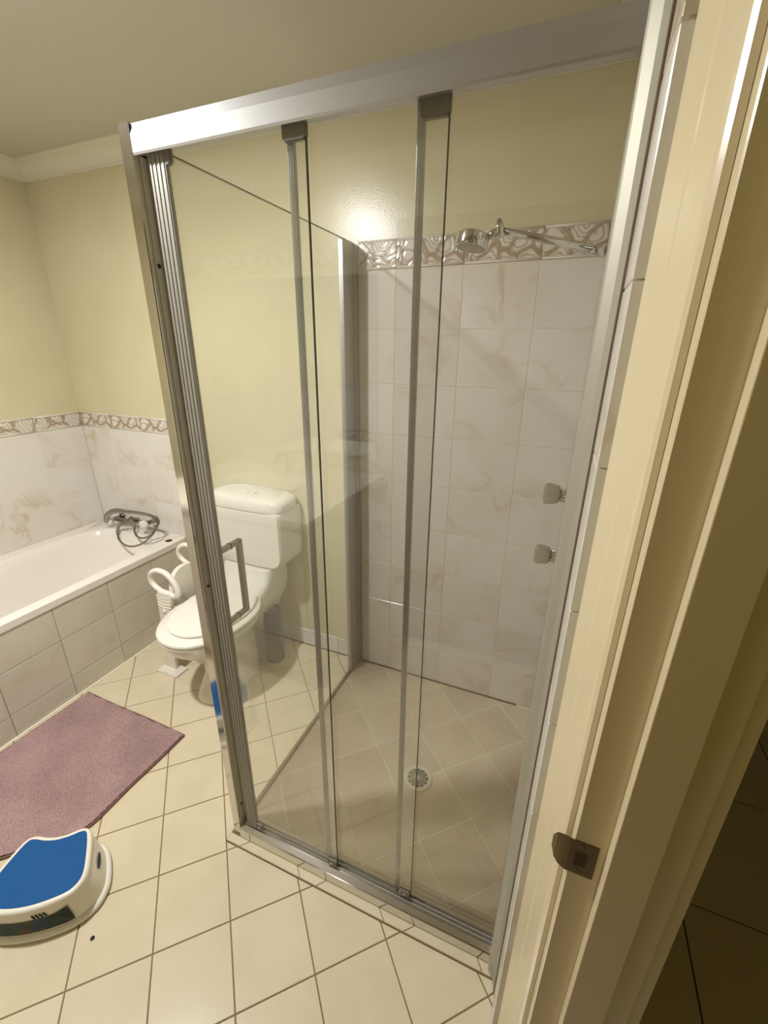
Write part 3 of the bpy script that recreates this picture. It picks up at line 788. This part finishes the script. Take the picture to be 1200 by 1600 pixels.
# cistern
def rrect(x0, x1, z0, z1, r, y, k=6, rb=None):
    rb = rb or r; out = []
    for cx, cz, a0, q in ((x1-rb, z0+rb, -90, rb), (x1-r, z1-r, 0, r), (x0+r, z1-r, 90, r), (x0+rb, z0+rb, 180, rb)):
        for i in range(k+1):
            a = math.radians(a0+90*i/k); out.append(Vector((cx+q*math.cos(a), y, cz+q*math.sin(a))))
    return out
CX0, CX1 = -1.572, -1.135
bm = loft([rrect(CX0+0.012, CX1-0.012, 0.545, 0.825, 0.01, 1.500, rb=0.06), rrect(CX0+0.004, CX1-0.004, 0.535, 0.825, 0.01, 1.508, rb=0.07), rrect(CX0, CX1, 0.531, 0.825, 0.01, 1.53, rb=0.075), rrect(CX0, CX1, 0.531, 0.825, 0.01, YB-0.004, rb=0.075)])
ct = smooth_by(part('cistern', bm, M['porcelain'], tl), 40)
def lidring(z, i, y0=1.492):
    return sup(0.5*(CX0+CX1), 0.5*(y0+YB-0.003), z, (CX1-CX0)/2+0.006-i, (YB-0.003-y0)/2-i*0.5, (YB-0.003-y0)/2-0.0, n, 4.8)
bm = loft([lidring(0.826, 0.004), lidring(0.830, 0.0), lidring(0.862, 0.001), lidring(0.876, 0.010), lidring(0.884, 0.030), lidring(0.888, 0.055)])
ld = smooth_by(part('cistern_lid', bm, M['porcelain'], tl), 50)
bm = bmesh.new()
for dx_ in (-0.02, 0.02): add_box(bm, TX+dx_-0.018, TX+dx_+0.018, 1.555, 1.585, 0.8875, 0.893, bev=0.003)
part('flush_button', bm, M['plastic'], tl)
bm = lathe((TX, 1.565, 0), [(0.052, 0.05), (0.052, 0.30)], 32); part('waste_pipe', bm, M['plastic'], tl, smooth=True)
bm = lathe((TX, 1.565, 0), [(0.070, 0.0), (0.070, 0.055), (0.064, 0.062), (0.052, 0.064)], 32)
part('pipe_collar', bm, M['collar'], tl, 'cream collar round the waste pipe')

# toilet brush
tb = empty('toilet_brush', (-1.235, 1.515, 0), 'tall dark grey toilet brush holder on the floor right of the toilet', 'toilet brush')
bx_, by_ = -1.235, 1.515
smooth_by(part('holder', lathe((bx_, by_, 0), [(0.046, 0), (0.047, 0.008), (0.0445, 0.05), (0.044, 0.295), (0.046, 0.302), (0.043, 0.304), (0.041, 0.296), (0.040, 0.02)], 32), M['charcoal'], tb))
part('handle', tube([(bx_-0.004, by_, 0.03), (bx_-0.006, by_, 0.395)], 0.0045, 10), M['chrome'], tb, smooth=True)
bm = bmesh.new(); bmesh.ops.create_uvsphere(bm, u_segments=16, v_segments=10, radius=0.008, matrix=Matrix.Translation((bx_-0.006, by_, 0.402)))
part('knob', bm, M['chrome'], tb, smooth=True)
part('splash_lid', lathe((bx_, by_, 0), [(0.0405, 0.285), (0.0405, 0.288), (0.012, 0.292)], 28), M['grey_plastic'], tb)

# ------------------------------------------------------------------ toddler toilet ladder between bath and toilet
tlx = -1.655
tt = empty('toilet_ladder', (tlx, 1.34, 0), 'white plastic toddler toilet ladder with loop handles folded beside the bath', 'step ladder')
def ladder_side(y, dz, hx_=0.0, hz_=0.0):
    X = lambda px: tlx+px
    # tapered leg
    bm = bmesh.new()
    secs = [(0.0, 0.040, 0.013), (0.06, 0.037, 0.013), (0.25, 0.036, 0.014), (0.36, 0.042, 0.015), (0.43, 0.046, 0.016), (0.455, 0.040, 0.015)]
    rings = []
    for z, a, b in secs:
        cx = X(0.0+0.055*z/0.45)
        rings.append([Vector((cx+a*math.copysign(abs(math.cos(t))**0.5, math.cos(t)), y+b*math.copysign(abs(math.sin(t))**0.5, math.sin(t)), z+0.018+dz)) for t in [2*math.pi*k/24 for k in range(24)]])
    add_loft(bm, rings)
    for k in range(4):
        zc = 0.395+0.017*k+dz
        add_tube(bm, [(X(0.012), y-0.0135, zc+0.007), (X(0.052), y-0.0150, zc), (X(0.092), y-0.0135, zc+0.004)], 0.0028, 8)
    leg = smooth_by(part('leg', bm, M['plastic'], tt), 50)
    part('screw_cap', lathe((X(0.047), y-0.014, 0.375+dz), [(0.011, 0), (0.010, -0.005), (0.004, -0.007)], 18, 'y'), M['plastic'], leg)
    # loop handle
    c = Vector((X(0.075)+hx_, y, 0.525+dz+hz_))
    pts = [(0.040, 0, -0.062), (0.000, 0, -0.058), (-0.050, 0, -0.050), (-0.093, 0, -0.018), (-0.090, 0, 0.026), (-0.045, 0, 0.054), (0.010, 0, 0.048), (0.050, 0, 0.012), (0.066, 0, -0.035)]
    loop = tube(spline([c+Vector(p) for p in pts], 6, closed=True), 0.0125, 12, closed=True)
    part('loop_handle', loop, M['plastic'], tt, smooth=True)
    bm = bmesh.new()
    add_loft(bm, [[Vector((X(0)+sx*a, y+sy*b, z+dz)) for sx, sy in ((-1, -1), (1, -1), (1, 1), (-1, 1))] for z, a, b in ((0.0, 0.066, 0.036), (0.012, 0.066, 0.036), (0.034, 0.034, 0.018))])
    ft = part('foot', bm, M['plastic'], tt)
    part('foot_screw', lathe((X(0), y-0.030, 0.018+dz), [(0.009, 0), (0.007, -0.004), (0.003, -0.006)], 16, 'y'), M['plastic'], ft)
ladder_side(1.225, 0); ladder_side(1.430, 0, -0.035, 0.035)
part('step', box(tlx-0.045, tlx+0.035, 1.240, 1.416, 0.135, 0.158, bev=0.006), M['plastic'], tt)
part('step', box(tlx-0.03, tlx+0.05, 1.242, 1.414, 0.300, 0.322, bev=0.006), M['plastic'], tt)
bm = loft([[Vector((tlx+x_+0.07, 1.33+0.086*math.copysign(abs(math.cos(a))**0.8, math.cos(a)), 0.45+0.115*math.sin(a))) for a in [2*math.pi*k/32 for k in range(32)]] for x_ in (-0.012, 0.0, 0.010)])
smooth_by(part('seat_ring', bm, M['plastic'], tt), 40)

# ------------------------------------------------------------------ bath
ZR = 0.512
BY0 = -0.02
bt = empty('bathtub', (-2.27, 0.83, 0), 'long white inset bath with pale tiled side along the left wall', 'bathtub')
bx0, bx1, by0, by1 = XL+0.005, -1.9225, BY0, YB-0.006
nb = 96
def brect(x0, x1, y0, y1, z, e):
    cx, cy, rx, ry_ = (x0+x1)/2, (y0+y1)/2, (x1-x0)/2, (y1-y0)/2
    return sup(cx, cy, z, rx, ry_, ry_, nb, e)
rings = [brect(bx0, bx1, by0, by1, ZR-0.034, 60), brect(bx0, bx1, by0, by1, ZR-0.004, 60), brect(bx0+0.004, bx1-0.004, by0+0.004, by1-0.004, ZR, 60),
         brect(-2.540, -1.975, 0.07, 1.590, ZR, 5.0), brect(-2.532, -1.983, 0.08, 1.582, ZR-0.008, 5.0), brect(-2.520, -1.995, 0.10, 1.567, ZR-0.06, 4.6),
         brect(-2.495, -2.02, 0.16, 1.495, ZR-0.20, 4.2), brect(-2.475, -2.04, 0.26, 1.465, ZR-0.31, 3.8), brect(-2.44, -2.075, 0.36, 1.42, ZR-0.36, 3.4), brect(-2.35, -2.17, 0.6, 1.25, ZR-0.368, 3)]
smooth_by(part('tub', loft(rings, cap0=False), M['enamel'], bt), 40)
part('grip_hole', lathe((-1.968, 1.592, ZR), [(0.017, -0.001), (0.019, 0.0018), (0.0165, 0.0022), (0.015, 0.0008), (0.004, 0.0006)], 24), M['rust'], bt, 'dark red round hole in the rim')
part('apron_bed', box(BX-0.040, BX-0.010, by0+0.004, YB-0.006, -0.002, ZR-0.030), M['grout_mid'], bt)
ar = [0.0, 0.110, 0.310, ZR-0.032]
ac = [YB-0.006, 1.429, 1.178, 0.926, 0.675, 0.424, 0.173, BY0+0.003]
for a1, a0 in zip(ac, ac[1:]):
    for zz0, z1 in zip(ar, ar[1:]): wtile(bt, '+x', a0, a1, zz0, z1, BX-0.010, 0.009, M['apron_tile'], 0.0011, 'apron_tile')
part('floor_sealant', box(BX-0.003, BX+0.006, by0, YB-0.01, -0.001, 0.005, bev=0.001), M['grout_pale'], bt)

# bath mixer with hand shower
mx_ = empty('bath_mixer', (-2.2, YB-0.03, 0.60), 'chrome bath mixer with clear knobs and coiled hand shower above the bath', 'tap')
YW = YB-0.005; Y1 = YW-0.055
def onY(px, py, y):
    d = fw + R2*((px-600)/FPX) - U2*((py-800)/FPX); t = y/d.y
    return CAM+d*t
kl, kr = onY(179, 811, Y1), onY(232, 817, Y1)
cm = onY(213, 813, Y1)
bm = bmesh.new()
for k_ in (kl, kr):
    add_tube(bm, [(k_.x, YW, k_.z), (k_.x, YW-0.004, k_.z)], 0.026, 20); add_tube(bm, [(k_.x, YW-0.004, k_.z), (k_.x, Y1, k_.z)], 0.013, 16)
add_tube(bm, [kl, kl.lerp(kr, 0.5), kr], 0.012, 16)
add_tube(bm, [cm+Vector((0, 0.01, 0)), cm+Vector((0.002, -0.02, 0.012)), cm+Vector((0.004, -0.035, 0.022))], [0.013, 0.015, 0.016], 16)
add_tube(bm, spline([cm+Vector((0, -0.01, 0)), onY(200, 817, Y1-0.03), onY(187, 821, Y1-0.055), onY(184, 828, Y1-0.06), onY(184, 835, Y1-0.06)], 5), 0.009, 14)
part('body', bm, M['chrome_dark'], mx_, smooth=True)
for k_ in (kl, kr):
    bm = bmesh.new(); rings = []
    for r, h in ((0.012, -0.014), (0.021, -0.018), (0.026, -0.030), (0.027, -0.042), (0.021, -0.047), (0.008, -0.049)):
        rings.append([Vector((k_.x+r*(1+0.06*math.cos(8*a))*math.cos(a), k_.y+h, k_.z+r*(1+0.06*math.cos(8*a))*math.sin(a))) for a in [2*math.pi*q/32 for q in range(32)]])
    add_loft(bm, rings); part('knob', bm, M['acrylic'], mx_, smooth=True)
YH = Y1-0.055
bm = bmesh.new()
sp_ = spline([onY(a, b, YH) for a, b in ((191, 799), (205, 800), (220, 802), (236, 806), (248, 814))], 6)
add_tube(bm, sp_, [0.0105-0.003*i/len(sp_) for i in range(len(sp_))], 14)
hp_ = spline([onY(a, b, YH) for a, b in ((166, 815), (167, 806), (174, 800), (183, 798), (193, 799))], 6)
add_tube(bm, hp_, [0.0115+0.005*math.sin(math.pi*i/(len(hp_)-1)) for i in range(len(hp_))], 16)
part('hand_shower', bm, M['chrome_dark'], mx_, smooth=True)
H = [(184, 834), (186, 843), (194, 851), (206, 854), (221, 850), (234, 840), (242, 828), (243, 816), (238, 808)]
part('hose', tube(spline([onY(a, b, (1.552, 1.53, 1.50, 1.485, 1.485, 1.505, 1.53, 1.55, 1.57)[i]) for i, (a, b) in enumerate(H)], 8), 0.0058, 12), M['chrome_dark'], mx_, smooth=True)
H = [(211, 818), (210, 829), (214, 838), (223, 841), (234, 837), (243, 827), (249, 815)]
part('hose', tube(spline([onY(a, b, (1.60, 1.575, 1.55, 1.535, 1.54, 1.56, 1.575)[i]) for i, (a, b) in enumerate(H)], 8), 0.0058, 12), M['chrome_dark'], mx_, smooth=True)

# ------------------------------------------------------------------ bath mat
poly = [(-1.290, 0.948), (-1.50, 0.953), (-1.70, 0.951), (-1.893, 0.955), (-1.896, 0.70), (-1.90, 0.40), (-1.90, 0.10), (-1.70, 0.10), (-1.58, 0.24), (-1.48, 0.345), (-1.395, 0.430), (-1.335, 0.492), (-1.312, 0.512), (-1.298, 0.535), (-1.293, 0.57), (-1.296, 0.70), (-1.291, 0.85)]
def smooth_poly(p, n=4): return [(v.x, v.y) for v in spline([(a, b, 0) for a, b in p], n, closed=True)]
mt_ = empty('bath_mat', (-1.6, 0.6, 0), 'mauve ribbed bath mat on the floor beside the bath', 'bath mat')
bm = bmesh.new()
# pile rows: a fine ridged surface across the mat
yy = 0.10; x_lo = -1.9
def inside(x, y, pol):
    c = False; j = len(pol)-1
    for i in range(len(pol)):
        if (pol[i][1] > y) != (pol[j][1] > y) and x < (pol[j][0]-pol[i][0])*(y-pol[i][1])/(pol[j][1]-pol[i][1])+pol[i][0]: c = not c
        j = i
    return c
def span(y):
    xs = []
    for i in range(len(poly)):
        a, b = poly[i], poly[(i+1) % len(poly)]
        if (a[1] > y) != (b[1] > y): xs.append(a[0]+(y-a[1])*(b[0]-a[0])/(b[1]-a[1]))
    return (min(xs), max(xs)) if len(xs) > 1 else None
rowsv = []
N = 140; K = 48
for i in range(N+1):
    y = 0.103+(0.9465-0.103)*i/N
    s_ = span(y)
    if not s_: continue
    row = []
    for k in range(K+1):
        x = s_[0]+0.004+(s_[1]-s_[0]-0.008)*k/K
        z = 0.0128+0.0014*math.sin(i*math.pi/2)+0.0018*math.sin(x*9+y*5)+0.0008*random.random()
        row.append(bm.verts.new((x, y+0.0025*math.sin(k*0.9), z)))
    rowsv.append(row)
for A, B in zip(rowsv, rowsv[1:]):
    for k in range(K): bm.faces.new((A[k], A[k+1], B[k+1], B[k]))
part('pile', bm, M['rug'], mt_, smooth=True)
part('backing', prism(poly, 0.0005, 0.0075, 'z'), M['rug_hem'], mt_)
hem = [Vector((a, b, 0.0075)) for a, b in poly]
part('hem', tube(hem, 0.0032, 8, closed=True), M['rug_hem'], mt_, smooth=True)

# ------------------------------------------------------------------ step stool
ex = Vector((0.836, 0.549, 0)); en = Vector((0.549, -0.836, 0))
SC = Vector((-1.185, 0.335, 0)) - en*0.035                       # middle of the top, in plan
def sp2(a, b, z=0.0): return SC+ex*a+en*b+Vector((0, 0, z))
stl = empty('step_stool', (SC.x, SC.y, 0), 'white plastic child step stool with blue rubber top standing by the mat', 'step stool')
ZTOP = 0.125
half = [(0.0, -0.086), (0.035, -0.091), (0.066, -0.100), (0.088, -0.088), (0.112, -0.022), (0.125, 0.034), (0.113, 0.066), (0.085, 0.081), (0.04, 0.091), (0.0, 0.094)]
top = half + [(-a, b) for a, b in half[-2:0:-1]]
def outline(off, z, sc=1.0, n=3):
    P = [Vector((a, b, 0)) for a, b in top]; Q = []
    for i, p in enumerate(P):
        t = (P[(i+1) % len(P)]-P[i-1]).normalized(); nrm = Vector((t.y, -t.x, 0)); Q.append(p+nrm*off)
    return [sp2(v.x*sc, v.y*sc, z) for v in spline(Q, n, closed=True)]
sgn = 1
if (outline(0.01, 0)[30]-SC).length < (outline(0, 0)[30]-SC).length: sgn = -1
def ol(off, z): return outline(sgn*off, z)
# lower body flares; front skirt deeper
def base_ring(z, k):
    A = ol(0.004, z); out = []
    H_ = [(0.0, -0.125), (0.045, -0.128), (0.090, -0.116), (0.118, -0.085), (0.138, -0.040), (0.150, 0.010), (0.138, 0.055), (0.100, 0.084), (0.05, 0.096), (0.0, 0.099)]
    B_ = H_+[(-a, b) for a, b in H_[-2:0:-1]]
    B_ = [sp2(v.x, v.y, z) for v in spline([Vector((a, b, 0)) for a, b in B_], 3, closed=True)]
    return [a.lerp(b, k) for a, b in zip(A, B_)]
bm = loft([base_ring(0.012, 0.97), base_ring(0.035, 0.84), base_ring(0.07, 0.56), base_ring(0.105, 0.18), base_ring(0.116, 0.05)], cap0=False)
body = smooth_by(part('body', bm, M['plastic'], stl), 60)
part('base_rim', tube(base_ring(0.011, 1.0), 0.0105, 12, closed=True), M['plastic'], stl, smooth=True)
bm = loft([ol(0.004, 0.108), ol(0.008, 0.113), ol(0.008, 0.122), ol(0.004, 0.1275), ol(-0.003, 0.128), ol(-0.006, 0.1255)])
part('top_rim', bm, M['plastic'], stl, smooth=True)
bm = loft([ol(-0.0035, 0.1258), ol(-0.004, 0.1278), ol(-0.006, 0.1284)])
part('rubber_top', bm, M['blue'], stl, 'flat blue rubber pad')
# hand slot and side picture
def on_body(a, k, z, off):
    """point on the flared body at outline fraction a"""
    r = base_ring(z, k); n_ = len(r); f = (a % 1)*n_; i = int(f); p = r[i % n_].lerp(r[(i+1) % n_], f-i)
    t = (r[(i+1) % n_]-r[i % n_]).normalized(); nr = Vector((t.y, -t.x, 0))
    if nr.dot(p-SC) < 0: nr = -nr
    return p+nr*off
def kz(z):
    pts_ = [(0.012, 0.97), (0.035, 0.84), (0.07, 0.56), (0.105, 0.18), (0.116, 0.05)]
    for (a, b), (c, d) in zip(pts_, pts_[1:]):
        if z <= c: return b+(d-b)*(z-a)/(c-a)
    return 0.05
def patch(a0, a1, zf0, zf1, off, nu=16, nv=4, rnd=False):
    bm = bmesh.new(); g_ = []
    for i in range(nu+1):
        u = i/nu; a = a0+(a1-a0)*u; lo, hi = zf0(u), zf1(u); rr_ = []
        for k in range(nv+1):
            z = lo+(hi-lo)*k/nv; rr_.append(bm.verts.new(on_body(a, kz(z), z, off)))
        g_.append(rr_)
    for A, B in zip(g_, g_[1:]):
        for k in range(nv): bm.faces.new((A[k], A[k+1], B[k+1], B[k]))
    ret = bmesh.ops.solidify(bm, geom=list(bm.faces), thickness=0.0006)
    return bm
ns = len(top)
# fractions along the outline: index/ns ; right side is indices 5-6, front 8-12..
part('hand_slot', patch(3.55/ns, 4.45/ns, lambda u: 0.075-0.009*math.sqrt(max(0, 1-(2*u-1)**2)), lambda u: 0.075+0.009*math.sqrt(max(0, 1-(2*u-1)**2)), 0.0022), M['slot_blue'], stl, 'blue oval hand slot')
part('picture_sticker', patch(7.3/ns, 11.2/ns, lambda u: 0.030, lambda u: 0.080, 0.0020, 30), M['sticker'], stl, 'dark multicoloured printed picture')
part('picture_panel', patch(6.9/ns, 7.9/ns, lambda u: 0.030+0.002*u, lambda u: 0.090-0.014*u, 0.0030, 14), M['sticker_panel'], stl, 'dark green corner of the print')
bm = bmesh.new()
for k in range(4):
    a = 7.9/ns+0.2*k/ns
    p0, p1 = on_body(a, kz(0.084), 0.084, 0.0015), on_body(a+0.10/ns, kz(0.098), 0.098, 0.0015)
    add_tube(bm, [p0, p1], 0.0018, 6)
part('vent_slots', bm, M['charcoal'], stl)

# small dark button lying on the tiles in front of the stool
thing('button', lathe((-1.003, 0.345, 0), [(0.0052, 0.0001), (0.0055, 0.0020), (0.0035, 0.0030), (0.001, 0.0031)], 16), M['black'], 'tiny dark round button on the floor tile in front of the stool', 'button')

# ------------------------------------------------------------------ vanity and mirror on the wall behind (seen only as reflections)
vn = empty('vanity', (-1.6, -0.33, 0), 'cream vanity cabinet with basin seen reflected in the shower glass', 'vanity')
part('carcass', box(-1.885, -0.925, YF+0.005, 0.07, 0.08, 0.835, bev=0.004), M['vanity'], vn)
part('plinth', box(-1.87, -0.95, YF+0.005, 0.02, 0.0, 0.08), M['vanity'], vn)
for k in range(2):
    d_ = part('door', box(-1.875+0.47*k, -1.412+0.47*k, 0.0705, 0.088, 0.10, 0.82, bev=0.003), M['vanity'], vn)
    part('knob', lathe((-1.46+0.52*k-0.0, 0.088, 0.70), [(0.006, 0), (0.006, 0.012), (0.013, 0.018), (0.010, 0.026)], 16, 'y'), M['chrome'], d_, smooth=True)
part('benchtop', box(-1.895, -0.905, YF+0.005, 0.095, 0.835, 0.870, bev=0.006), M['vanity'], vn)
bm = loft([sup(-1.42, -0.28, z, rx, ry_, ry_, 40, 2.3) for z, rx, ry_ in ((0.8702, 0.235, 0.19), (0.882, 0.232, 0.187), (0.883, 0.215, 0.17), (0.874, 0.205, 0.16), (0.8712, 0.05, 0.04))])
smooth_by(part('basin', bm, M['porcelain'], vn))
bt2 = empty('basin_tap', (-1.42, -0.52, 0.8702), 'chrome basin tap on the vanity seen reflected in the shower glass', 'tap')
bm = bmesh.new(); add_tube(bm, spline([(-1.42, -0.52, 0.8705), (-1.42, -0.52, 0.96), (-1.42, -0.47, 0.985), (-1.42, -0.40, 0.955)], 6), 0.011, 14)
part('spout', bm, M['chrome'], bt2, smooth=True)
for sx in (-0.09, 0.09):
    part('knob', lathe((-1.42+sx, -0.52, 0.8705), [(0.012, 0), (0.010, 0.03), (0.024, 0.035), (0.026, 0.055), (0.015, 0.06)], 20), M['acrylic'], bt2, smooth=True)
mi = empty('wall_mirror', (-1.6, YF, 1.4), 'large plain mirror above the vanity seen reflected in the shower glass', 'mirror')
part('mirror_glass', box(-2.06, -0.95, YF+0.0015, YF+0.006, 0.95, 1.885), M['mirror'], mi)
part('backing', box(-2.058, -0.952, YF+0.0002, YF+0.0014, 0.952, 1.883), M['charcoal'], mi)

# ceiling lamp
cl = empty('ceiling_light', (LIGHT[0], LIGHT[1], ZC), 'round ceiling lamp in the middle of the bathroom ceiling', 'ceiling light')
part('base', lathe((LIGHT[0], LIGHT[1], ZC), [(0.15, -0.0005), (0.15, -0.012), (0.12, -0.030), (0.075, -0.034)], 40), M['plastic'], cl, smooth=True)
part('diffuser', lathe((LIGHT[0], LIGHT[1], ZC), [(0.070, -0.0345), (0.068, -0.045), (0.05, -0.055), (0.02, -0.058)], 32), M['lamp'], cl, smooth=True)
bpy.context.view_layer.update()
